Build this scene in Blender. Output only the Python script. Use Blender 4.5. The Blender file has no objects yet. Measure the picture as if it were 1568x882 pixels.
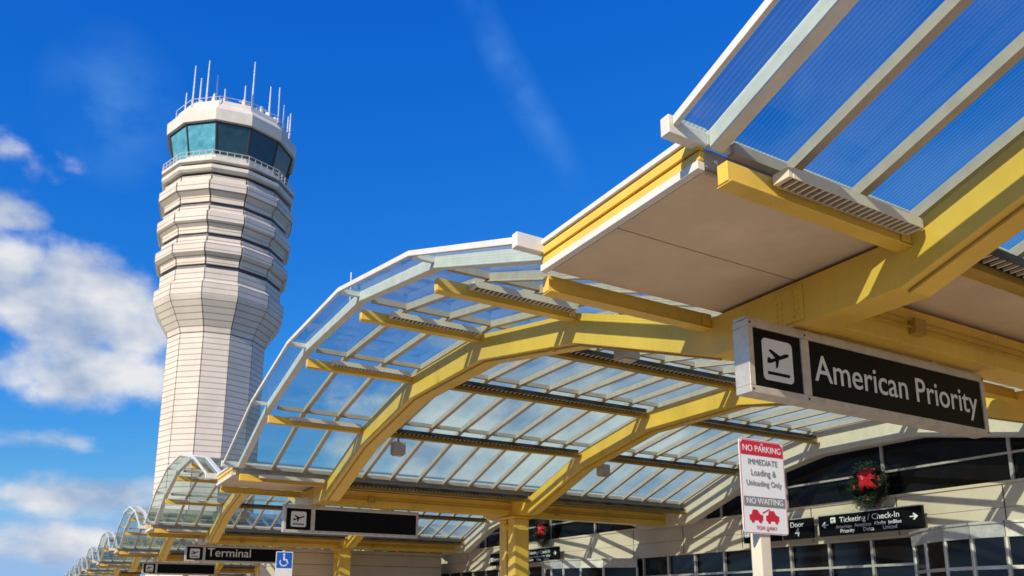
import bpy, math, random
from mathutils import Vector, Matrix
random.seed(4)
H = 1.6            # eye height; structural levels below are measured from it
scene = bpy.context.scene
scene.view_settings.view_transform = 'Standard'
try: scene.view_settings.look = 'None'
except Exception: pass
scene.view_settings.exposure = 0

# ------------------------------------------------------------ materials
def mat(name, col, rough=0.5, metal=0.0, var=0.12, nscale=3.0, bump=0.0, bscale=40, spec=0.5, stripes=None, streak=False):
    m = bpy.data.materials.new(name); m.use_nodes = True
    nt = m.node_tree; b = nt.nodes['Principled BSDF']; L = nt.links
    b.inputs['Roughness'].default_value = rough
    b.inputs['Metallic'].default_value = metal
    b.inputs['Specular IOR Level'].default_value = spec
    tc = nt.nodes.new('ShaderNodeTexCoord')
    mp = nt.nodes.new('ShaderNodeMapping'); L.new(tc.outputs['Object'], mp.inputs[0])
    if streak: mp.inputs['Scale'].default_value = (1, 1, 0.35)
    n = nt.nodes.new('ShaderNodeTexNoise'); n.inputs['Scale'].default_value = nscale
    n.inputs['Detail'].default_value = 5; n.inputs['Roughness'].default_value = 0.65
    L.new(mp.outputs[0], n.inputs['Vector'])
    r = nt.nodes.new('ShaderNodeMapRange')
    r.inputs['From Min'].default_value = 0.3; r.inputs['From Max'].default_value = 0.7
    r.inputs['To Min'].default_value = 1 - var; r.inputs['To Max'].default_value = 1 + var * 0.4
    L.new(n.outputs['Fac'], r.inputs['Value'])
    mul = nt.nodes.new('ShaderNodeMix'); mul.data_type = 'RGBA'; mul.blend_type = 'MULTIPLY'
    mul.inputs['Factor'].default_value = 1
    mul.inputs[6].default_value = (*col, 1); L.new(r.outputs[0], mul.inputs[7])
    out = mul.outputs[2]
    if stripes:
        period, w, dark = stripes
        sx = nt.nodes.new('ShaderNodeSeparateXYZ'); L.new(tc.outputs['Object'], sx.inputs[0])
        d = nt.nodes.new('ShaderNodeMath'); d.operation = 'DIVIDE'; d.inputs[1].default_value = period
        L.new(sx.outputs['Z'], d.inputs[0])
        f = nt.nodes.new('ShaderNodeMath'); f.operation = 'FRACT'; L.new(d.outputs[0], f.inputs[0])
        g = nt.nodes.new('ShaderNodeMath'); g.operation = 'LESS_THAN'; g.inputs[1].default_value = w
        L.new(f.outputs[0], g.inputs[0])
        mx = nt.nodes.new('ShaderNodeMix'); mx.data_type = 'RGBA'
        L.new(g.outputs[0], mx.inputs['Factor']); L.new(out, mx.inputs[6])
        mx.inputs[7].default_value = (col[0]*dark, col[1]*dark, col[2]*dark, 1)
        out = mx.outputs[2]
    L.new(out, b.inputs['Base Color'])
    rr = nt.nodes.new('ShaderNodeMapRange'); rr.inputs['To Min'].default_value = max(0.02, rough-0.1)
    rr.inputs['To Max'].default_value = min(1, rough+0.1); L.new(n.outputs['Fac'], rr.inputs['Value'])
    L.new(rr.outputs[0], b.inputs['Roughness'])
    if bump:
        n2 = nt.nodes.new('ShaderNodeTexNoise'); n2.inputs['Scale'].default_value = bscale
        n2.inputs['Detail'].default_value = 3; L.new(tc.outputs['Object'], n2.inputs['Vector'])
        bp = nt.nodes.new('ShaderNodeBump'); bp.inputs['Strength'].default_value = bump
        bp.inputs['Distance'].default_value = 0.02
        L.new(n2.outputs['Fac'], bp.inputs['Height']); L.new(bp.outputs[0], b.inputs['Normal'])
    return m

M = {}
M['yellow'] = mat('yellow_painted_steel', (0.87, 0.565, 0.085), 0.30, var=0.15, nscale=1.6, bump=0.03, streak=True, spec=0.5)
M['shaded_yellow'] = mat('shaded_yellow_steel', (0.50, 0.31, 0.05), 0.4, var=0.25, nscale=3, spec=0.35)  # yellow steel with shade put into its colour for inner purlins; conduits share it
M['cream'] = mat('cream_painted_steel', (0.76, 0.67, 0.52), 0.45, var=0.12)
M['white'] = mat('white_painted_metal', (0.80, 0.77, 0.71), 0.4, var=0.14, nscale=4)
M['frame'] = mat('grey_painted_mullion', (0.52, 0.45, 0.37), 0.5, var=0.15, nscale=5, spec=0.3)
M['soffit'] = mat('beige_soffit_panel', (0.76, 0.60, 0.42), 0.6, var=0.22, nscale=0.7, bump=0.04, bscale=6, spec=0.2)
M['dark'] = mat('dark_bronze_metal', (0.03, 0.025, 0.018), 0.5, var=0.2)
M['alu'] = mat('brushed_aluminium', (0.72, 0.66, 0.59), 0.38, metal=0.5, var=0.22, nscale=6, bump=0.08, bscale=60)
M['black'] = mat('black_sign_face', (0.006, 0.006, 0.007), 0.4, var=0.3, spec=0.12)
M['signwhite'] = mat('white_sign_vinyl', (0.85, 0.85, 0.84), 0.4, var=0.05)
M['red'] = mat('red_sign_vinyl', (0.62, 0.02, 0.05), 0.4, var=0.08)
M['greyvinyl'] = mat('grey_sign_vinyl', (0.24, 0.24, 0.25), 0.5, var=0.1)
M['blue'] = mat('blue_sign_vinyl', (0.01, 0.13, 0.55), 0.4, var=0.08)
M['tower'] = mat('tower_white_precast', (0.75, 0.66, 0.58), 0.65, var=0.16, nscale=0.15, stripes=(0.95, 0.15, 0.45), spec=0.15)
M['towerw'] = mat('tower_white_smooth', (0.76, 0.70, 0.63), 0.6, var=0.16, nscale=0.3, spec=0.15)
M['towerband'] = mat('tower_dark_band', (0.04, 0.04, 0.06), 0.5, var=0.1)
M['wall'] = mat('beige_wall_panel', (0.72, 0.60, 0.45), 0.55, var=0.14, nscale=0.7, bump=0.05, spec=0.2)
M['asphalt'] = mat('asphalt', (0.06, 0.06, 0.06), 0.85, var=0.35, nscale=1.2, bump=0.5, bscale=60)
M['concrete'] = mat('concrete', (0.52, 0.43, 0.32), 0.8, var=0.2, nscale=0.8, bump=0.2)
M['grass'] = mat('grass', (0.06, 0.09, 0.03), 0.9, var=0.5, nscale=0.4, bump=0.6)
M['paint'] = mat('road_paint', (0.75, 0.75, 0.72), 0.6, var=0.2)
M['leaf'] = mat('evergreen_needles', (0.030, 0.065, 0.026), 0.6, var=0.6, nscale=18)
M['bow'] = mat('red_ribbon', (0.55, 0.012, 0.02), 0.35, var=0.3, nscale=12)
M['roofmetal'] = mat('roof_metal', (0.42, 0.42, 0.42), 0.45, var=0.15)
M['window'] = mat('terminal_window_glass', (0.008, 0.009, 0.011), 0.10, var=0.5, nscale=0.6, spec=0.4)
M['cabglass'] = mat('tower_cab_glass_dark', (0.015, 0.05, 0.075), 0.12, var=0.5, nscale=0.6, spec=0.7)
M['cabteal'] = mat('tower_cab_glass_blue', (0.10, 0.42, 0.55), 0.14, var=0.5, nscale=0.5, spec=1.0)

# ribbed roof glass : tinted see-through + a little milky scatter + reflection
m = bpy.data.materials.new('ribbed_roof_glass'); m.use_nodes = True
nt = m.node_tree; nt.nodes.clear(); L = nt.links
out = nt.nodes.new('ShaderNodeOutputMaterial')
tc = nt.nodes.new('ShaderNodeTexCoord')
wv = nt.nodes.new('ShaderNodeTexWave'); wv.bands_direction = 'X'; wv.inputs['Scale'].default_value = 7
L.new(tc.outputs['Object'], wv.inputs['Vector'])
nz = nt.nodes.new('ShaderNodeTexNoise'); nz.inputs['Scale'].default_value = 0.9; nz.inputs['Detail'].default_value = 4
L.new(tc.outputs['Object'], nz.inputs['Vector'])
cr = nt.nodes.new('ShaderNodeMix'); cr.data_type = 'RGBA'
cr.inputs[6].default_value = (0.46, 0.60, 0.60, 1); cr.inputs[7].default_value = (0.74, 0.88, 0.86, 1)
L.new(wv.outputs['Fac'], cr.inputs['Factor'])
tr = nt.nodes.new('ShaderNodeBsdfTransparent'); L.new(cr.outputs[2], tr.inputs[0])
tl = nt.nodes.new('ShaderNodeBsdfTranslucent'); tl.inputs[0].default_value = (0.66, 0.80, 0.68, 1)
mr = nt.nodes.new('ShaderNodeMapRange'); mr.inputs['From Min'].default_value = 0.35; mr.inputs['From Max'].default_value = 0.75
mr.inputs['To Min'].default_value = 0.01; mr.inputs['To Max'].default_value = 0.10
L.new(nz.outputs['Fac'], mr.inputs['Value'])
m2 = nt.nodes.new('ShaderNodeMixShader'); L.new(mr.outputs[0], m2.inputs[0])
L.new(tr.outputs[0], m2.inputs[1]); L.new(tl.outputs[0], m2.inputs[2])
gl = nt.nodes.new('ShaderNodeBsdfGlossy'); gl.inputs['Roughness'].default_value = 0.06
lw = nt.nodes.new('ShaderNodeLayerWeight'); lw.inputs[0].default_value = 0.5
pw = nt.nodes.new('ShaderNodeMath'); pw.operation = 'POWER'; pw.inputs[1].default_value = 5
L.new(lw.outputs['Facing'], pw.inputs[0])
ma = nt.nodes.new('ShaderNodeMath'); ma.operation = 'MULTIPLY_ADD'; ma.inputs[1].default_value = 0.75; ma.inputs[2].default_value = 0.04
L.new(pw.outputs[0], ma.inputs[0])
m3 = nt.nodes.new('ShaderNodeMixShader'); L.new(ma.outputs[0], m3.inputs[0])
L.new(m2.outputs[0], m3.inputs[1]); L.new(gl.outputs[0], m3.inputs[2])
L.new(m3.outputs[0], out.inputs[0])
M['glass'] = m

# ------------------------------------------------------------ mesh helpers
class MB:
    def __init__(s): s.v = []; s.f = []
    def add(s, vs, fs):
        o = len(s.v); s.v += [tuple(p) for p in vs]; s.f += [tuple(i+o for i in f) for f in fs]
    def box(s, x0, x1, y0, y1, z0, z1):
        s.add([(x0,y0,z0),(x1,y0,z0),(x1,y1,z0),(x0,y1,z0),(x0,y0,z1),(x1,y0,z1),(x1,y1,z1),(x0,y1,z1)],
              [(0,3,2,1),(4,5,6,7),(0,1,5,4),(1,2,6,5),(2,3,7,6),(3,0,4,7)])
    def rod(s, p, q, r, n=8, r2=None):
        p = Vector(p); q = Vector(q); d = (q-p).normalized()
        a = d.orthogonal().normalized(); b = d.cross(a); r2 = r if r2 is None else r2
        vs = [p+(a*math.cos(t)+b*math.sin(t))*r for t in [2*math.pi*i/n for i in range(n)]]
        vs += [q+(a*math.cos(t)+b*math.sin(t))*r2 for t in [2*math.pi*i/n for i in range(n)]]
        s.add(vs, [(i,(i+1)%n,n+(i+1)%n,n+i) for i in range(n)]+[tuple(range(n))[::-1], tuple(range(n,2*n))])
    def ribbon(s, ys, zt, zb, x0, x1, caps=True):
        n = len(ys)
        vs = []
        for y,a,b in zip(ys, zt, zb): vs += [(x0,y,a),(x1,y,a),(x1,y,b),(x0,y,b)]
        fs = []
        for i in range(n-1):
            o = 4*i
            for j in range(4): fs.append((o+j, o+(j+1)%4, o+4+(j+1)%4, o+4+j))
        if caps: fs += [(3,2,1,0), (4*n-4,4*n-3,4*n-2,4*n-1)]
        s.add(vs, fs)
    def prism(s, pts, fn, t0, t1):
        """pts: 2-D outline; fn(a,b,t)->3-D"""
        n = len(pts)
        s.add([fn(a,b,t0) for a,b in pts]+[fn(a,b,t1) for a,b in pts],
              [tuple(range(n))[::-1], tuple(range(n,2*n))]+[(i,(i+1)%n,n+(i+1)%n,n+i) for i in range(n)])
    def mesh(s, name, m, smooth=False):
        me = bpy.data.meshes.new(name); me.from_pydata(s.v, [], s.f); me.materials.append(m)
        me.update()
        import bmesh
        bm = bmesh.new(); bm.from_mesh(me); bmesh.ops.recalc_face_normals(bm, faces=bm.faces); bm.to_mesh(me); bm.free()
        if smooth:
            for p in me.polygons: p.use_smooth = True
        return me

def obj(name, me, parent=None, loc=(0,0,0), bevel=0):
    o = bpy.data.objects.new(name, me); scene.collection.objects.link(o); o.location = loc
    if parent: o.parent = parent
    if bevel:
        b = o.modifiers.new('bevel', 'BEVEL'); b.width = bevel; b.segments = 2; b.limit_method = 'ANGLE'
        b.angle_limit = math.radians(50)
    return o
def empty(name, loc=(0,0,0)):
    e = bpy.data.objects.new(name, None); scene.collection.objects.link(e); e.location = loc; e.empty_display_size = 0.5
    return e
def text(name, body, loc, rot, m, parent, width=None, size=None, align='LEFT', offset=0.0, ext=0.002):
    c = bpy.data.curves.new(name, 'FONT'); c.body = body; c.extrude = 0
    c.size = size or 1; c.align_x = align; c.resolution_u = 6
    c.materials.append(m)
    o = bpy.data.objects.new(name, c); scene.collection.objects.link(o)
    o.rotation_euler = rot; o.location = loc
    if width:
        bpy.context.view_layer.update()
        k = width/max(o.dimensions.x, 1e-3); c.size *= k
    c.offset = offset; c.extrude = ext
    o.parent = parent
    return o
RY = (math.radians(90), 0, 0)
RX = (math.radians(90), 0, math.radians(-90))

# ------------------------------------------------------------ canopy bay
VY = [-7.5, -4.65, -1.6, 1.6, 4.65, 7.5]
VZ = [3.68, 4.68, 5.24, 5.24, 4.68, 3.68]
P = 17.4
XL, XR = 3.9, 20.2

def build_bay(x_end):
    full = x_end > 15
    parts = {}
    g = MB()
    for i in range(5):
        g.add([(XL+.03,VY[i],VZ[i]+.02+H),(x_end,VY[i],VZ[i]+.02+H),(x_end,VY[i+1],VZ[i+1]+.02+H),(XL+.03,VY[i+1],VZ[i+1]+.02+H)], [(0,1,2,3)])
    parts['glass_panels'] = (g, 'glass', 0)
    f = MB(); xs = [5.15+.85*i for i in range(30) if 5.15+.85*i < x_end-.2]
    for x in xs:
        f.ribbon(VY, [z+H for z in VZ], [z-.12+H for z in VZ], x-.03, x+.03)
        f.ribbon(VY, [z-.12+H for z in VZ], [z-.132+H for z in VZ], x-.05, x+.05)
    for y,z in zip(VY, VZ):
        f.box(4.5, x_end, y-.04, y+.04, z-.10+H, z-.003+H)
    parts['glazing_bars'] = (f, 'frame', 0)
    w = MB()
    w.ribbon(VY, [z+.05+H for z in VZ], [z-.03+H for z in VZ], XL-.02, XL+.03)
    w.ribbon(VY, [z+.05+H for z in VZ], [z-.12+H for z in VZ], 4.26, 4.40)
    for i,(y,z) in enumerate(zip(VY, VZ)):
        if i in (0,5):
            s = -1 if i == 0 else 1
            w.box(XL-.06, 4.24, min(y,y+s*.10)+s*.002, max(y,y+s*.10), z-.10+H, z+.06+H)
            w.box(4.24, x_end, min(y+s*.003,y+s*.05), max(y+s*.003,y+s*.05), z-.08+H, z+.055+H)
        else:
            w.box(XL+.03, 4.26, y-.035, y+.035, z-.05+H, z+.04+H)
    parts['white_edge_trim'] = (w, 'white', 0.008)
    # yellow steel
    y_ = MB(); shd = MB(); br = MB()
    by = [-9.9]+VY; bt = [3.36]+[z-.32 for z in VZ]; bb = [b-.48 for b in bt]
    rx = [6.6] + ([13.2] if full else [])
    for x in rx: y_.ribbon(by, [z+H for z in bt], [z+H for z in bb], x, x+.45, caps=False)
    for y,z in zip(VY, VZ):
        yy = y + (0.08 if y == -7.5 else (-0.08 if y == 7.5 else 0))
        segs = [(4.3,6.6)] + ([(7.05,13.2),(13.65,19.8)] if full else [(7.05,x_end)])
        for j,(a,b) in enumerate(segs):
            q = y_ if (j == 0 or y in (-7.5,-4.65)) else shd  # inner purlins take the yellow with shade already in its colour
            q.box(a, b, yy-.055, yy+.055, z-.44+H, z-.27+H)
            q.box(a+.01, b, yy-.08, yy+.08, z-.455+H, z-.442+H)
            if j == 0:
                br.box(b-.14, b-.004, yy-.075, yy-.058, z-.43+H, z-.28+H)
                for dz in (.33,.39): br.rod((b-.07,yy-.075,z-dz+H),(b-.07,yy-.09,z-dz+H),.013,6)
    gx = [(7.05,13.2),(13.65,19.8)] if full else [(7.05,x_end)]
    for a,b in gx:
        y_.box(a, b, -8.9, -8.5, 2.90+H, 3.34+H)
        br.box(a+.002, a+.02, -8.98, -8.42, 2.895+H, 3.33+H)
    parts['yellow_steel_frame'] = (y_, 'yellow', 0.012)
    parts['shaded_yellow_purlins'] = (shd, 'shaded_yellow', 0)
    cd = MB()     # conduits and junction boxes
    for a,b in gx:
        cd.rod((a+.05,-8.94,3.1+H),(b-.05,-8.94,3.1+H),.016,6)
        cd.rod((a+.05,-8.95,3.18+H),(b-.05,-8.95,3.18+H),.011,6)
        cd.box(a+1.2,a+1.4,-8.99,-8.905,3.02+H,3.2+H)
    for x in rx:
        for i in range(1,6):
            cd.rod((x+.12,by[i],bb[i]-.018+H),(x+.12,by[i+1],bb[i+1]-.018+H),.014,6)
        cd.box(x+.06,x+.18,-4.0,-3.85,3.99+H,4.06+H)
    parts['conduits'] = (cd, 'shaded_yellow', 0)
    if full:
        c = MB()
        for yy in (-8.98, -8.42):
            c.box(13.15, 13.70, yy-.22, yy+.22, .15, 2.80+H)
        c.box(13.05, 13.80, -9.3, -8.1, 2.80+H, 2.876+H)
        c.rod((13.0,-8.7,2.55+H),(13.9,-8.7,2.55+H),.11,14)
        c.box(13.0,13.85,-9.35,-8.05,.15,.25)
        parts['paired_columns'] = (c, 'yellow', 0.03)
        e = MB()
        e.ribbon(by, [z+H+.28 for z in bt], [z+H for z in bb], 19.8, 20.2, caps=False)
        parts['end_arch'] = (e, 'cream', 0.01)
    for x in rx:
        br.box(x-.018, x-.002, -8.82, -8.42, 2.93+H, 3.31+H)
        for r in range(5):
            for q in (-8.76,-8.70,-8.54,-8.48):
                z = 2.98+.07*r+H
                br.rod((x-.018,q,z),(x-.034,q,z),.014,6)
    parts['bolted_plates'] = (br, 'yellow', 0)
    # valley roof
    r = MB()
    r.box(4.26, x_end, -9.80, -8.71, 3.40+H, 3.44+H)
    r.box(4.26, x_end, -8.69, -7.60, 3.40+H, 3.44+H)
    parts['soffit_panels'] = (r, 'soffit', 0)
    r2 = MB()
    r2.box(4.24, x_end, -9.84, -7.56, 3.443+H, 3.60+H)
    parts['valley_roof'] = (r2, 'roofmetal', 0)
    r3 = MB()
    r3.box(4.16, 4.237, -9.86, -7.54, 3.385+H, 3.46+H)
    r3.box(4.14, 4.237, -9.86, -7.54, 3.665+H, 3.72+H)
    parts['white_fascia'] = (r3, 'white', 0.006)
    r4 = MB()
    r4.box(4.185, 4.237, -9.86, -7.54, 3.475+H, 3.55+H)
    r4.box(4.165, 4.237, -9.86, -7.54, 3.565+H, 3.65+H)
    parts['yellow_fascia'] = (r4, 'yellow', 0.006)
    # louvred strip lights beside the purlins
    d = MB(); sl = MB()
    for y,z in zip(VY, VZ):
        yy = y-.17 if y != -7.5 else y+.24
        if y == 7.5: yy = y-.25
        segs = [(4.85,6.45)] + ([(7.3,13.0),(13.9,19.5)] if full else [(7.3,x_end-.2)])
        for j,(a,b) in enumerate(segs):
            zz = z-.34+H
            d.box(a, b, yy-.075, yy+.075, zz, zz+.05)
            rail = sl if j == 0 else d
            rail.box(a-.03, b+.03, yy-.085, yy-.078, zz-.035, zz+.06)
            rail.box(a-.03, b+.03, yy+.078, yy+.085, zz-.035, zz+.06)
            sl.box(a-.08, a-.03, yy-.08, yy+.08, zz-.03, zz+.055)
            sl.box(b+.03, b+.06, yy-.08, yy+.08, zz-.03, zz+.055)
            n = int((b-a)/(.075 if j == 0 else .12))
            for i in range(n):
                x = a+(i+.5)*(b-a)/n
                sl.box(x-.012, x+.012, yy-.077, yy+.077, zz-.032, zz-.002)
    parts['strip_light_body'] = (d, 'dark', 0)
    parts['strip_light_louvres'] = (sl, 'cream', 0)
    hl = MB()
    for x in ([7.6,14.1] if full else [7.6]):
        for y in (-4.65, 4.65):
            hl.box(x-.16, x+.16, y-.13, y+.13, 3.78+H, 4.10+H)
            hl.box(x-.13, x+.13, y-.10, y+.10, 3.75+H, 3.777+H)
            hl.rod((x,y,4.10+H),(x,y,4.23+H),.03,8)
    parts['hanging_loudspeakers'] = (hl, 'frame', 0.015)
    return {k:(b.mesh(k, M[mm]), bv) for k,(b,mm,bv) in parts.items()}

wide = build_bay(20.2); narrow = build_bay(9.2)
YC0 = 14.05
bays = {}
for k in range(-2, 11):
    e = empty('glass_canopy', (0, YC0+P*k, 0)); bays[k] = e
    for nm,(me,bv) in (wide if k < 5 else narrow).items():
        obj(nm, me, e, bevel=bv if k < 2 else 0)
b = MB(); b.rod((4.35,-.85,5.25+H),(4.35,-.85,5.95+H),.012,6)
obj('lightning_rod', b.mesh('lightning_rod', M['white']), bays[0])

# ------------------------------------------------------------ hanging signs
def rrect(x0,x1,z0,z1,r,n=5):
    pts=[]
    for cx,cz,a0 in ((x1-r,z1-r,0),(x0+r,z1-r,90),(x0+r,z0+r,180),(x1-r,z0+r,270)):
        for i in range(n+1):
            a=math.radians(a0+90*i/n); pts.append((cx+r*math.cos(a),cz+r*math.sin(a)))
    return pts
PLANE = [(-.46,-.02),(-.40,.10),(-.34,.115),(-.27,.035),(-.10,.035),(-.27,.30),(-.18,.30),(.10,.05),(.36,.055),(.46,.02),(.47,-.02),(.38,-.05),(.02,-.055),(-.12,-.24),(-.19,-.24),(-.12,-.055),(-.36,-.06)]
def plane_icon(root, cx, cz, s, fn, off):
    """fn(a, z, t): a = across the face, t = distance out of the face"""
    a = MB(); a.prism(rrect(cx-s/2,cx+s/2,cz-s/2,cz+s/2,s*.12), fn, off, off+.004)
    obj('icon_tile', a.mesh('icon_tile', M['signwhite']), root)
    c,sn = math.cos(math.radians(20)), math.sin(math.radians(20))
    b = MB()
    b.prism([(cx+s*.84*(x*c-z*sn), cz+s*.06+s*.84*(x*sn+z*c)) for x,z in PLANE], fn, off+.0045, off+.008)
    b.prism([(cx-s*.36,cz-s*.36),(cx+s*.36,cz-s*.36),(cx+s*.36,cz-s*.29),(cx-s*.36,cz-s*.29)], fn, off+.0045, off+.008)
    obj('aircraft_icon', b.mesh('aircraft_icon', M['black']), root)

def hang_sign(name, label, Yf, x0, x1, width, split):
    root = empty(name, (0, Yf, 0))
    z0,z1 = 2.06+H, 2.82+H
    f = MB()
    D=.20; t=.075
    f.box(x0,x1,0,D,z1-t,z1); f.box(x0,x1,0,D,z0,z0+t)
    f.box(x0,x0+t,0,D,z0+t,z1-t); f.box(x1-t,x1,0,D,z0+t,z1-t)
    f.box(split-.06,split+.06,.001,D-.001,z0+t,z1-t)
    f.box(x0-.012,x1+.012,.02,D-.02,z1+.001,z1+.03)
    for xx in (x0+1.0,x1-.9): f.box(xx-.05,xx+.05,.06,.14,z1+.03,z1+.085)
    obj('aluminium_frame', f.mesh('aluminium_frame', M['alu']), root, bevel=.006)
    s = MB()
    for xx in (x0+.035,split,x1-.035):
        for zz in (z0+.035,z1-.035): s.rod((xx,.0,zz),(xx,-.006,zz),.012,8)
    obj('frame_screws', s.mesh('frame_screws', M['dark']), root)
    p = MB(); p.box(x0+t,split-.06,.02,D-.02,z0+t,z1-t); p.box(split+.06,x1-t,.02,D-.02,z0+t,z1-t)
    obj('black_panels', p.mesh('black_panels', M['black']), root)
    cx = (x0+t+split-.06)/2
    plane_icon(root, cx, (z0+z1)/2, .44, lambda a,z,t_: (a,.02-t_,z), 0.001)
    if label:
        text('lettering', label, (split+.14, .015, (z0+z1)/2-.12), RY, M['signwhite'], root, width=width, offset=.002)
    return root
hang_sign('hanging_airport_sign', 'American Priority', 5.32, 5.84, 9.98, 2.98, 6.68)
hang_sign('hanging_airport_sign', '', 5.32+P, 5.84, 9.98, 2.95, 6.68)
hang_sign('hanging_airport_sign', 'Terminal', 5.32+2*P, 5.84, 10.4, 2.0, 6.68)
hang_sign('hanging_airport_sign', '', 5.32+3*P, 5.84, 10.4, 1.8, 6.68)

# ------------------------------------------------------------ no parking sign
root = empty('no_parking_sign', (2.98, 2.68, 0))
zc = .565+H; hw,hh = .152,.229
fn = lambda a,z,t: (a,-t,z+zc)
b = MB(); b.prism(rrect(-hw,hw,-hh,hh,.02), fn, 0, .004)
obj('sign_plate', b.mesh('sign_plate', M['signwhite']), root)
b = MB()
b.prism([(-.143,.15),(.143,.15),(.143,.205),(.128,.22),(-.128,.22),(-.143,.205)], fn, .0045, .0055)
for ox in (-.065,.045):
    b.prism([(ox-.045,-.165),(ox+.045,-.165),(ox+.045,-.140),(ox+.025,-.135),(ox+.012,-.115),(ox-.022,-.115),(ox-.03,-.138),(ox-.045,-.14)], fn, .0045, .0055)
    for wx in (-.025,.025):
        b.prism([(ox+wx+.011*math.cos(i*math.pi/5), -.167+.011*math.sin(i*math.pi/5)) for i in range(10)], fn, .0056, .006)
b.prism([(-.02,-.125),(.03,-.105),(.03,-.11),(-.02,-.132)], fn, .0045,.0055)
for (a0,a1,c0,c1) in ((-.146,.146,.2235,.2255),(-.146,.146,-.2255,-.2235),(-.148,-.146,-.215,.215),(.146,.148,-.215,.215)):
    b.prism([(a0,c0),(a1,c0),(a1,c1),(a0,c1)], fn, .0045, .0052)
obj('red_print', b.mesh('red_print', M['red']), root)
b = MB(); b.prism([(-.14,-.098),(.14,-.098),(.14,-.052),(-.14,-.052)], fn, .0045,.0055)
obj('grey_band', b.mesh('grey_band', M['greyvinyl']), root)
def nt_(s, zz, w, m): text('lettering', s, (0,-.0068,zz+zc), RY, m, root, width=w, align='CENTER', ext=.0004)
nt_('NO PARKING', .168, .26, M['signwhite'])
nt_('IMMEDIATE', .105, .20, M['greyvinyl'])
nt_('Loading &', .052, .17, M['greyvinyl'])
nt_('Unloading Only', .002, .24, M['greyvinyl'])
nt_('NO WAITING', -.087, .245, M['signwhite'])
nt_('TOW AWAY', -.208, .14, M['red'])
b = MB(); b.box(-.036,.036,.006,.07,.15,.30+H+.45)
obj('post', b.mesh('post', M['cream']), root, bevel=.006)
b = MB()
for z in (.77,.36): b.rod((0,-.0095,z+H),(0,.0,z+H),.007,8)
obj('bolts', b.mesh('bolts', M['alu']), root)

# ------------------------------------------------------------ accessible parking sign
root = empty('accessible_parking_sign', (4.25, 16.3, 0)); zc2 = .82+H
fn2 = lambda a,z,t: (a,-t,z+zc2)
b = MB(); b.prism(rrect(-.17,.17,-.26,.26,.02), fn2, 0, .004)
obj('sign_plate', b.mesh('sign_plate', M['signwhite']), root)
b = MB(); b.prism(rrect(-.155,.155,-.07,.245,.015), fn2, .0045, .0055); obj('blue_panel', b.mesh('blue_panel', M['blue']), root)
b = MB()
b.prism([(-.01+.022*math.cos(i*.628), .20+.022*math.sin(i*.628)) for i in range(10)], fn2, .006,.007)
b.prism([(-.025,.17),(.005,.17),(.008,.11),(.055,.11),(.085,.03),(.06,.022),(.038,.085),(-.022,.085)], fn2, .006,.007)
n=20
o=[(0-.01+.085*math.cos(math.radians(150+i*180/n)), .05+.085*math.sin(math.radians(150+i*180/n))) for i in range(n+1)]
inn=[(0-.01+.065*math.cos(math.radians(150+i*180/n)), .05+.065*math.sin(math.radians(150+i*180/n))) for i in range(n+1)]
for i in range(n): b.prism([o[i],o[i+1],inn[i+1],inn[i]], fn2, .006,.007)
obj('wheelchair_symbol', b.mesh('wheelchair_symbol', M['signwhite']), root)
b = MB(); b.rod((0,.035,.15),(0,.035,1.1+H),.03,10); obj('post', b.mesh('post', M['alu']), root)

# ------------------------------------------------------------ terminal
term = empty('airport_terminal')
FX = 20.5
b = MB()
b.box(FX, FX+.5, -40, 110, 1.93+H, 2.40+H); b.box(FX+.004, FX+.5, -40, 110, 2.412+H, 2.98+H)
b.box(FX-.04, FX+.5, -40, 110, 2.985+H, 3.06+H)
b.box(FX-.05, FX+.5, -40, 110, 1.86+H, 1.927+H)
for k in range(-3, 5):
    yv = YC0+P*k+8.7
    b.box(FX-.02, FX+.5, yv-1.5, yv+1.5, 3.065+H, 3.60+H)
obj('facade_band', b.mesh('facade_band', M['wall']), term)
b = MB(); y = -38.5
while y < 108:
    b.box(FX-.006, FX+.02, y-.012, y+.012, 1.932+H, 2.98+H); y += 2.9
obj('facade_joints', b.mesh('facade_joints', M['dark']), term)
def roofz(y):
    for i in range(5):
        if VY[i] <= y <= VY[i+1]:
            return VZ[i]+(VZ[i+1]-VZ[i])*(y-VY[i])/(VY[i+1]-VY[i])
    return 3.6
# every pane sits at its own very slight tilt, as real glazing does
b = MB()
def pane(x, y0, y1, z0, za, zb):
    t1 = random.uniform(-.012,.012); t2 = random.uniform(-.012,.012)
    b.add([(x-t1-t2,y0,z0),(x+t1-t2,y1,z0),(x+t1+t2,y1,zb),(x-t1+t2,y0,za)], [(0,1,2,3)])
y = -39.0
while y < 106:
    pane(FX+.17, y+.03, y+1.42, .15, 1.12+H, 1.12+H); pane(FX+.17, y+.03, y+1.42, 1.15+H, 1.855+H, 1.855+H); y += 1.45
MUL = (-6.4,-4.65,-3.5,-1.6,0,1.6,3.5,4.65,6.4)
for k in range(-3, 5):
    yc = YC0+P*k; e = (-7.4,)+MUL+(7.4,)
    for a,c in zip(e[:-1], e[1:]):
        pane(FX+.13, yc+a, yc+c, 3.062+H, 3.75+H if abs(a)<7 and abs(c)<7 else roofz(a)-.3+H, 3.75+H if abs(a)<7 and abs(c)<7 else roofz(c)-.3+H)
        if abs(a)<7 and abs(c)<7: pane(FX+.13, yc+a, yc+c, 3.751+H, roofz(a)-.3+H, roofz(c)-.3+H)
obj('window_glass', b.mesh('window_glass', M['window']), term)
b = MB()
for k in range(-3, 5):
    yc = YC0+P*k
    for o in (-6.4,-3.5,0,3.5,6.4):
        b.box(FX+.03, FX+.098, yc+o-.04, yc+o+.04, 3.063+H, roofz(o)-.32+H)
    b.box(FX+.035, FX+.096, yc-6.8, yc+6.8, 3.72+H, 3.78+H)
y = -39.0
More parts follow.
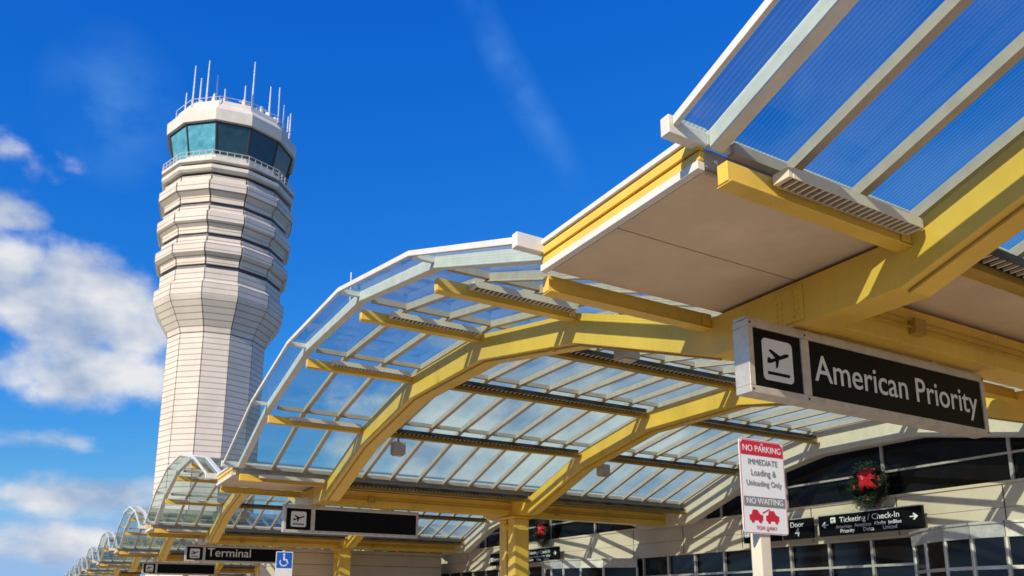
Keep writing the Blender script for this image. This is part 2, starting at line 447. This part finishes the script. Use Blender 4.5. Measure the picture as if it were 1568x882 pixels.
while y < 108:
    b.box(FX+.05, FX+.148, y-.04, y+.04, .15, 1.855+H); y += 1.45
b.box(FX+.06, FX+.146, -40, 110, 1.1+H, 1.17+H)
obj('aluminium_mullions', b.mesh('aluminium_mullions', M['alu']), term)
b = MB()
b.box(FX+.6, 48, -40, 110, .15, 3.3+H)
for k in range(-3, 5):
    yc = YC0+P*k
    pts = [(yc+y, z-.02+H) for y,z in zip(VY,VZ)] + [(yc+7.5,3.31+H),(yc-7.5,3.31+H)]
    b.prism(pts, lambda a,z,t: (t,a,z), FX+.24, 48)
obj('hall_roof', b.mesh('hall_roof', M['roofmetal']), term)
# bow-fronted entrance vestibules
for vy in (7.6, 7.6+P):
    f = MB(); g = MB(); n = 8; W = 5.6; D = 2.2
    pts = []
    for i in range(n+1):
        t = i/n; pts.append((FX-.1-D*math.sin(math.pi*t)**.7, vy+W*t))
    for i in range(n):
        p,q = pts[i],pts[i+1]
        d = Vector((q[0]-p[0],q[1]-p[1],0)); nrm = Vector((-d.y,d.x,0)).normalized()
        if nrm.x > 0: nrm = -nrm
        def wall(o0,o1,z0,z1,mb):
            a = [Vector((p[0],p[1],0))+nrm*o0, Vector((q[0],q[1],0))+nrm*o0, Vector((q[0],q[1],0))+nrm*o1, Vector((p[0],p[1],0))+nrm*o1]
            mb.add([(v.x,v.y,z0) for v in a]+[(v.x,v.y,z1) for v in a], [(0,1,2,3),(4,5,6,7),(0,1,5,4),(1,2,6,5),(2,3,7,6),(3,0,4,7)])
        wall(-.05,.06,1.50+H,1.80+H,f); wall(-.05,.10,1.803+H,1.86+H,f); wall(-.03,.04,.80+H,.88+H,f); wall(-.01,.0,.16,1.5+H,g)
    for p in pts: f.rod((p[0],p[1],.15),(p[0],p[1],1.499+H),.055,8)
    f.prism([(x,y) for x,y in pts], lambda a,c,t: (a,c,t), 1.72+H, 1.79+H)
    obj('vestibule_frame', f.mesh('vestibule_frame', M['alu']), term); obj('vestibule_glass', g.mesh('vestibule_glass', M['window']), term)
# beige service block
blk = empty('beige_service_building')
b = MB(); z=.15
while z < 2.62+H-.3:
    b.box(10.9, 19.7, 41.5, 47, z, z+.58); z += .60
b.box(10.8, 19.72, 41.4, 47.1, z, z+.18)
obj('panel_walls', b.mesh('panel_walls', M['wall']), blk, bevel=.01)
b = MB(); b.box(10.95,19.65,41.55,46.9,.14,z+.01); obj('joint_backing', b.mesh('joint_backing', M['dark']), blk)
b = MB()
for x in (11.6,13.7,17.4): b.box(x,x+1.1,41.36,41.49,.2,2.3)
obj('doors', b.mesh('doors', M['frame']), blk, bevel=.01)

# facade signs
def facade_sign(ya, yb, lines):
    root = empty('facade_wayfinding_sign', (FX-.45, (ya+yb)/2, 0))
    w = abs(yb-ya)/2; z0,z1 = 2.03+H, 2.63+H
    b = MB(); b.box(0,.12,-w,w,z0,z1); obj('sign_box', b.mesh('sign_box', M['black']), root, bevel=.006)
    b = MB(); b.box(.12,.47,-w*.7,-w*.7+.06,z1-.2,z1-.14); b.box(.12,.47,w*.7,w*.7+.06,z1-.2,z1-.14)
    b.box(-.004,.124,-w-.02,w+.02,z1+.002,z1+.03)
    obj('brackets', b.mesh('brackets', M['alu']), root)
    for s,yy,dz,wd in lines:
        text('lettering', s, (-.004, yy, z0+dz), RX, M['signwhite'], root, width=wd, align='CENTER')
    return root
def arrow(root, yy, zz, s, d):
    fn = lambda a,z,t: (-t, -a, z)
    b = MB(); b.prism([(-yy+d*s,zz),(-yy,zz+s*.8),(-yy-d*s*.25,zz+s*.6),(-yy+d*s*.2,zz+s*.13),(-yy-d*s,zz+s*.13),(-yy-d*s,zz-s*.13),(-yy+d*s*.2,zz-s*.13),(-yy-d*s*.25,zz-s*.6),(-yy,zz-s*.8)], fn, .001, .006)
    obj('arrow', b.mesh('arrow', M['signwhite']), root)
for k in (-1, 0,1,2):
    dy = P*k
    r = facade_sign(12.7+dy, 16.0+dy, [('Ticketing / Check-In', -.05, .36, 1.9), ('American  American  Alaska  JetBlue', 0, .20, 2.1), ('Priority      Delta      United', 0, .06, 1.8)])
    arrow(r, 1.42, .33+2.03+H, .12, -1); arrow(r, -1.42, .33+2.03+H, .12, 1)
    plane_icon(r, -1.13, .45+2.03+H, .17, lambda a,z,t_: (-t_,-a,z), .001)
    r = facade_sign(16.25+dy, 17.35+dy, [('Door', 0, .36, .5), ('4', .0, .08, .17)])
    r = facade_sign(17.5+dy, 19.0+dy, [('Entrance', -.05, .20, 1.0)])
    plane_icon(r, -.6, .3+2.03+H, .2, lambda a,z,t_: (-t_,-a,z), .001)

# wreaths
def wreath(y, z):
    root = empty('christmas_wreath', (FX-.12, y, z+H))
    b = MB()
    for i in range(4200):
        a = random.uniform(0,2*math.pi); rr = .46+random.gauss(0,.10); x = -abs(random.gauss(0,.07))
        p = Vector((x, rr*math.cos(a), rr*math.sin(a)))
        d = Vector((random.uniform(-1,.3), random.gauss(0,1), random.gauss(0,1))).normalized()*random.uniform(.05,.16)
        q = d.orthogonal().normalized()*.014
        b.add([p-q,p+q,p+d],[(0,1,2)])
    obj('greenery', b.mesh('greenery', M['leaf']), root)
    b = MB()
    for k,(cy,cz,ang,sz) in enumerate([(0,.22,150,.34),(0,.22,30,.34),(0,.22,190,.28),(0,.22,-10,.28),(0,.22,95,.26),(0,.22,235,.45),(0,.22,-62,.45),(0,.22,262,.35)]):
        a = math.radians(ang); d = Vector((0,math.cos(a),math.sin(a))); n = Vector((0,-math.sin(a),math.cos(a)))
        N=8; pts=[]
        for i in range(N+1):
            t=i/N; pts.append(Vector((-.10-.12*math.sin(math.pi*t),cy,cz))+d*sz*t+n*.02*math.sin(6*t))
        for i in range(N):
            w0=.02+.07*math.sin(math.pi*min(i/N,.8)); w1=.02+.07*math.sin(math.pi*min((i+1)/N,.8))
            b.add([pts[i]-n*w0,pts[i]+n*w0,pts[i+1]+n*w1,pts[i+1]-n*w1],[(0,1,2,3)])
    for i in range(14):
        a=random.uniform(0,6.28); c=Vector((-.13,.42*math.cos(a),.42*math.sin(a)))
        b.rod(c+Vector((0,0,-.03)), c+Vector((0,0,.03)), .03, 8)
    obj('red_bow', b.mesh('red_bow', M['bow']), root)
for k in (-1,0,1,2): wreath(14.4+P*k, 3.42)

# ------------------------------------------------------------ control tower
T = empty('air_traffic_control_tower', (22.7, 140.0, 0))
face = math.atan2(-140, -22.7)
N = 12
ang = [face + math.radians(-16+30*i) for i in range(N)]
def rings(prof, name, m, capt=True, capb=False):
    b = MB(); vs = []; fs = []
    for z,r in prof:
        for a in ang: vs.append((r*math.cos(a), r*math.sin(a), z+H))
    for j in range(len(prof)-1):
        for i in range(N):
            fs.append((j*N+i, j*N+(i+1)%N, (j+1)*N+(i+1)%N, (j+1)*N+i))
    if capt: fs.append(tuple((len(prof)-1)*N+i for i in range(N)))
    if capb: fs.append(tuple(range(N))[::-1])
    b.add(vs, fs); return obj(name, b.mesh(name, M[m]), T)
def clad(prof, name, m, gap):
    """one precast panel stack per facet, open joint between facets"""
    b = MB(); rb = min(r for z,r in prof)-.5
    for i in range(N):
        a0,a1 = ang[i], ang[(i+1)%N]
        def pt(r, a, o, z):
            p = Vector((r*math.cos(a), r*math.sin(a), 0)); q = Vector((r*math.cos(o), r*math.sin(o), 0))
            p = p+(q-p).normalized()*gap; return (p.x,p.y,z+H)
        L0=[pt(r,a0,a1,z) for z,r in prof]; R0=[pt(r,a1,a0,z) for z,r in prof]
        Lb=[pt(rb,a0,a1,z) for z,r in (prof[0],prof[-1])]; Rb=[pt(rb,a1,a0,z) for z,r in (prof[0],prof[-1])]
        n=len(prof); vs=L0+R0+Lb+Rb
        fs=[(j,n+j,n+j+1,j+1) for j in range(n-1)]
        fs.append(tuple([2*n]+list(range(n))+[2*n+1])); fs.append(tuple([2*n+2]+[n+j for j in range(n)]+[2*n+3]))
        fs.append((0,2*n,2*n+2,n)); fs.append((n-1,2*n-1,2*n+3,2*n+1))
        b.add(vs, fs)
    return obj(name, b.mesh(name, M[m]), T)
rings([(-1.6,7.9),(45.0,7.9),(46.0,8.1),(50.0,10.3),(56.2,9.9)], 'shaft_core', 'towerband')
clad([(-1.6,8.1),(45.0,8.1)], 'shaft_panels', 'tower', .07)
clad([(45.12,8.12),(46.0,8.3),(50.0,10.6),(50.8,10.9),(53.2,10.9),(53.9,10.2),(56.2,10.2)], 'flare_panels', 'tower', .08)
z = 56.2
for i,hgt in enumerate((6.2,6.2,6.2)):
    r = 11.05+.16*i
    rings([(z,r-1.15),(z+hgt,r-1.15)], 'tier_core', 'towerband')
    clad([(z+.85,r-.85),(z+2.0,r-.75),(z+2.9,r+.2),(z+4.6,r+.2),(z+5.3,r-.6),(z+hgt-.02,r-.6)], 'tier_cladding', 'tower', .13)
    z += hgt
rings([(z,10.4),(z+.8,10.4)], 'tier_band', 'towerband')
rings([(z+.75,11.1),(z+1.1,11.4),(z+1.8,11.4),(z+1.9,11.1)], 'upper_cornice', 'towerw', capb=True)
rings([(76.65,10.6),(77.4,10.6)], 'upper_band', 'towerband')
rings([(77.4,11.5),(78.0,11.5)], 'balcony_deck', 'towerw', capb=True)
rings([(77.9,9.2),(79.9,9.6)], 'cab_sill', 'towerw')
b1 = MB(); b2 = MB(); fr_ = MB()
for i in range(N):
    a0,a1 = ang[i], ang[(i+1)%N]
    q = [(9.6*math.cos(a0),9.6*math.sin(a0),79.9+H),(9.6*math.cos(a1),9.6*math.sin(a1),79.9+H),
         (10.7*math.cos(a1),10.7*math.sin(a1),86.0+H),(10.7*math.cos(a0),10.7*math.sin(a0),86.0+H)]
    (b2 if i in (11,10) else b1).add(q, [(0,1,2,3)])
    fr_.rod(q[0], q[3], .17, 6)
obj('cab_glass', b1.mesh('cab_glass', M['cabglass']), T); obj('cab_glass_teal', b2.mesh('cab_glass_teal', M['cabteal']), T)  # second mesh: lighter teal glass on two facets
obj('cab_mullions', fr_.mesh('cab_mullions', M['dark']), T)
rings([(86.0,11.0),(86.1,11.3),(88.4,11.4),(90.4,9.9),(91.4,9.7),(91.45,9.2),(91.0,9.0)], 'cab_roof', 'towerw', capb=True)
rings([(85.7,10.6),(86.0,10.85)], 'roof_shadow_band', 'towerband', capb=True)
b = MB()
for zz in (78.7,79.5):
    for i in range(N):
        a0,a1=ang[i],ang[(i+1)%N]
        b.rod((11.35*math.cos(a0),11.35*math.sin(a0),zz+H),(11.35*math.cos(a1),11.35*math.sin(a1),zz+H),.07,5)
for i in range(N):
    for t in (0,.2,.4,.6,.8):
        a0,a1=ang[i],ang[(i+1)%N]
        x=11.35*(math.cos(a0)*(1-t)+math.cos(a1)*t); y=11.35*(math.sin(a0)*(1-t)+math.sin(a1)*t)
        b.rod((x,y,77.9+H),(x,y,79.55+H),.06,5)
for i in range(N):
    a0,a1=ang[i],ang[(i+1)%N]
    b.rod((10.1*math.cos(a0),10.1*math.sin(a0),91.9+H),(10.1*math.cos(a1),10.1*math.sin(a1),91.9+H),.06,5)
    b.rod((10.1*math.cos(a0),10.1*math.sin(a0),90.2+H),(10.1*math.cos(a0),10.1*math.sin(a0),91.9+H),.06,5)
obj('railings', b.mesh('railings', M['towerw']), T)
b = MB()
rx_,ry_ = .987,-.16
for (u,top,dd) in ((-8.4,96,-3),(-7.2,101,-5),(-6.0,97,-7),(-4.9,100.5,-8),(-3.4,98.5,-7),(2.6,102.5,-8),(1.3,96,-9),(5.6,98.5,-7),(7.2,99.5,-6),(8.3,97.2,-4),(9.8,98.5,0),(9.2,95.5,-3),(-2.0,95,-8)):
    x=u*rx_-dd*-.16; y=u*ry_-dd*-.98
    b.rod((x,y,89.0+H),(x,y,top+H),.20,6,.09)
for (x,y) in ((-3,-7),(3,-7.5),(6,-5.5),(-6.5,-4),(0,-8)):
    b.rod((x,y,90.6+H),(x,y,93.4+H),.55,10,.35)
    b.rod((x-.9,y,92.9+H),(x+.9,y,92.9+H),.14,6)
b.rod((-4.6,-5,91+H),(-4.6,-5,95.2+H),1.0,12,.12)
b.rod((4.6,-6,91+H),(4.6,-6,93.6+H),.9,12,.5)
obj('antennas', b.mesh('antennas', M['white']), T)
for c in T.children:     # real storey heights: upper works are more squat than the shaft
    for v in c.data.vertices:
        v.co.z = v.co.z*51.3/52.5 if v.co.z <= 52.5 else 51.3+(v.co.z-52.5)*.885

# ------------------------------------------------------------ ground
def sheet(name, x0,x1,y0,y1,z,m):
    b = MB(); b.add([(x0,y0,z),(x1,y0,z),(x1,y1,z),(x0,y1,z)],[(0,1,2,3)])
    return obj(name, b.mesh(name, M[m]))
sheet('ground', -4000,4000,-4000,4000,0,'grass')
sheet('road', -14,2.3,-300,600,.004,'asphalt')
b = MB(); b.box(2.3,2.45,-300,600,-.1,.15); obj('kerb', b.mesh('kerb', M['concrete']), bevel=.02)
b = MB(); b.box(2.452,60,-300,600,-.1,.146); obj('pavement', b.mesh('pavement', M['concrete']))
b = MB()
for y in range(-100,300,9): b.add([(-4.1,y,.008),(-3.95,y,.008),(-3.95,y+3,.008),(-4.1,y+3,.008)],[(0,1,2,3)])
for i in range(10): b.add([(-13+1.5*i,8,.008),(-12.4+1.5*i,8,.008),(-12.4+1.5*i,11,.008),(-13+1.5*i,11,.008)],[(0,1,2,3)])
obj('road_markings', b.mesh('road_markings', M['paint']))

# ------------------------------------------------------------ sun and sky
S = Vector((-.88,-.40,0)).normalized(); EL = math.radians(29)
sd = Vector((S.x*math.cos(EL), S.y*math.cos(EL), math.sin(EL)))
l = bpy.data.lights.new('sun','SUN'); l.energy = 5.0; l.angle = math.radians(.5); l.color = (1,.89,.71)
so = bpy.data.objects.new('sun', l); scene.collection.objects.link(so)
so.rotation_euler = sd.to_track_quat('Z','Y').to_euler(); so.location = (-30,-20,40)

w = bpy.data.worlds.new('World'); scene.world = w; w.use_nodes = True
w.cycles.sampling_method = 'MANUAL'; w.cycles.sample_map_resolution = 512
nt = w.node_tree; nt.nodes.clear(); L = nt.links
def nd(t, **k):
    n = nt.nodes.new(t)
    for a,v in k.items(): setattr(n,a,v)
    return n
def mth(op, a, b=None, c=None, clamp=False):
    n = nd('ShaderNodeMath', operation=op); n.use_clamp = clamp
    for i,v in enumerate((a,b,c)):
        if v is None: continue
        if isinstance(v,(int,float)): n.inputs[i].default_value = v
        else: L.new(v, n.inputs[i])
    return n.outputs[0]
sky = nd('ShaderNodeTexSky', sky_type='NISHITA'); sky.sun_disc = False
sky.sun_elevation = EL; sky.sun_rotation = math.atan2(S.x, S.y) % (2*math.pi)
sky.air_density = 1.0; sky.dust_density = 0.3; sky.ozone_density = 2.0
tcw = nd('ShaderNodeTexCoord'); sp = nd('ShaderNodeSeparateXYZ'); L.new(tcw.outputs['Generated'], sp.inputs[0])
az = mth('ARCTAN2', sp.outputs[0], sp.outputs[1]); el = mth('ARCSINE', sp.outputs[2])
# colour response: vivid polarised blue
sc = nd('ShaderNodeSeparateColor'); L.new(sky.outputs[0], sc.inputs[0])
R_ = mth('MINIMUM', mth('MULTIPLY', mth('POWER', mth('MULTIPLY', sc.outputs[0], .030), 2.4), 420.0), 3.0)
G_ = mth('MINIMUM', mth('MULTIPLY', mth('POWER', mth('MULTIPLY', sc.outputs[1], .072), 1.0), 13.0), 5.0)
B_ = mth('MINIMUM', mth('MULTIPLY', mth('POWER', mth('MULTIPLY', sc.outputs[2], .125), .4), 9.8), 8.0)
tint = nd('ShaderNodeCombineColor'); L.new(R_, tint.inputs[0]); L.new(G_, tint.inputs[1]); L.new(B_, tint.inputs[2])
cb = nd('ShaderNodeCombineXYZ'); L.new(az, cb.inputs[0]); L.new(mth('MULTIPLY', el, 1.5), cb.inputs[1])
n1 = nd('ShaderNodeTexNoise'); n1.inputs['Scale'].default_value = 11; n1.inputs['Detail'].default_value = 6; n1.inputs['Roughness'].default_value = .55
L.new(cb.outputs[0], n1.inputs['Vector'])
n2 = nd('ShaderNodeTexNoise'); n2.inputs['Scale'].default_value = 9; n2.inputs['Detail'].default_value = 4
cb2 = nd('ShaderNodeCombineXYZ'); L.new(mth('ADD',az,.07), cb2.inputs[0]); L.new(mth('ADD',mth('MULTIPLY', el, 1.5),-.03), cb2.inputs[1])
L.new(cb2.outputs[0], n2.inputs['Vector'])
def blob(a,e,ra,re,amp=1.0,rot=0):
    da = mth('SUBTRACT', az, a); de = mth('SUBTRACT', el, e)
    c,s = math.cos(rot), math.sin(rot)
    u = mth('ADD', mth('MULTIPLY', da, c/ra), mth('MULTIPLY', de, s/ra))
    v = mth('ADD', mth('MULTIPLY', da, -s/re), mth('MULTIPLY', de, c/re))
    d = mth('SQRT', mth('ADD', mth('MULTIPLY',u,u), mth('MULTIPLY',v,v)))
    return mth('MULTIPLY', mth('MAXIMUM', mth('SUBTRACT', 1, d), 0), amp)
acc = None
for bl in [(.0,.33,.13,.08,1.7),(.03,.255,.14,.06,1.5),(-.06,.35,.08,.06,1.5),(.07,.30,.07,.07,1.3),
           (-.069,.471,.08,.035,.8),(-.09,.405,.07,.04,1.0),(.03,.118,.20,.040,1.2),(-.02,.178,.10,.022,.8),(.05,.065,.25,.04,1.2),
           (.74,.16,.52,.24,2.8),(1.5,.25,.5,.2,1.0),(-1.2,.3,.6,.25,1.1),(2.6,.4,.7,.3,1.3),(-2.4,.4,.7,.3,1.3)]:  # last row, after the first: unseen clouds added outside the view for white fill
    o = blob(*bl); acc = o if acc is None else mth('MAXIMUM', acc, o)
dens = mth('ADD', acc, mth('MULTIPLY', mth('SUBTRACT', n1.outputs['Fac'], .5), 2.1))
msk = mth('MULTIPLY', acc, 6, clamp=True)
mr = nd('ShaderNodeMapRange', interpolation_type='SMOOTHSTEP'); mr.inputs['From Min'].default_value = .25; mr.inputs['From Max'].default_value = 1.0
L.new(dens, mr.inputs['Value'])
cl = mth('MULTIPLY', mr.outputs[0], msk, clamp=True)
wn = nd('ShaderNodeMapRange'); wn.inputs['From Min'].default_value = .38; wn.inputs['From Max'].default_value = .7; L.new(n1.outputs['Fac'], wn.inputs['Value'])
wis = mth('MAXIMUM', mth('MAXIMUM', blob(.535,.63,.20,.030,.40,-.92), blob(.02,.54,.09,.09,.5)), blob(1.02,.78,.3,.02,1.1,1.1))
wis = mth('MULTIPLY', mth('MULTIPLY', wis, mth('ADD', wn.outputs[0], .15)), .6, clamp=True)
cc = nd('ShaderNodeMix', data_type='RGBA'); cc.inputs[6].default_value = (3.4,4.4,6.2,1); cc.inputs[7].default_value = (8.8,8.7,8.5,1)
sh = nd('ShaderNodeMapRange'); sh.inputs['From Min'].default_value = .36; sh.inputs['From Max'].default_value = .60
L.new(n2.outputs['Fac'], sh.inputs['Value']); L.new(sh.outputs[0], cc.inputs['Factor'])
wm = nd('ShaderNodeMix', data_type='RGBA'); L.new(wis, wm.inputs['Factor'])
L.new(tint.outputs[0], wm.inputs[6]); wm.inputs[7].default_value = (2.2,5.4,9.2,1)
fm = nd('ShaderNodeMix', data_type='RGBA'); L.new(mth('MULTIPLY', cl, .9), fm.inputs['Factor'])
L.new(wm.outputs[2], fm.inputs[6]); L.new(cc.outputs[2], fm.inputs[7])
bg = nd('ShaderNodeBackground'); bg.inputs[1].default_value = .1; L.new(fm.outputs[2], bg.inputs[0])
ow = nd('ShaderNodeOutputWorld'); L.new(bg.outputs[0], ow.inputs[0])

# ------------------------------------------------------------ camera (28 mm shift lens)
cam = bpy.data.cameras.new('camera'); co = bpy.data.objects.new('camera', cam); scene.collection.objects.link(co)
co.location = (0,0,H); co.rotation_euler = (math.radians(102), 0, math.radians(-30.4))
cam.lens = 28.03; cam.sensor_width = 36; cam.shift_y = .1454; cam.clip_end = 9000; cam.clip_start = .05
cam.dof.use_dof = True; cam.dof.focus_distance = 7.0; cam.dof.aperture_fstop = 3.4
scene.camera = co
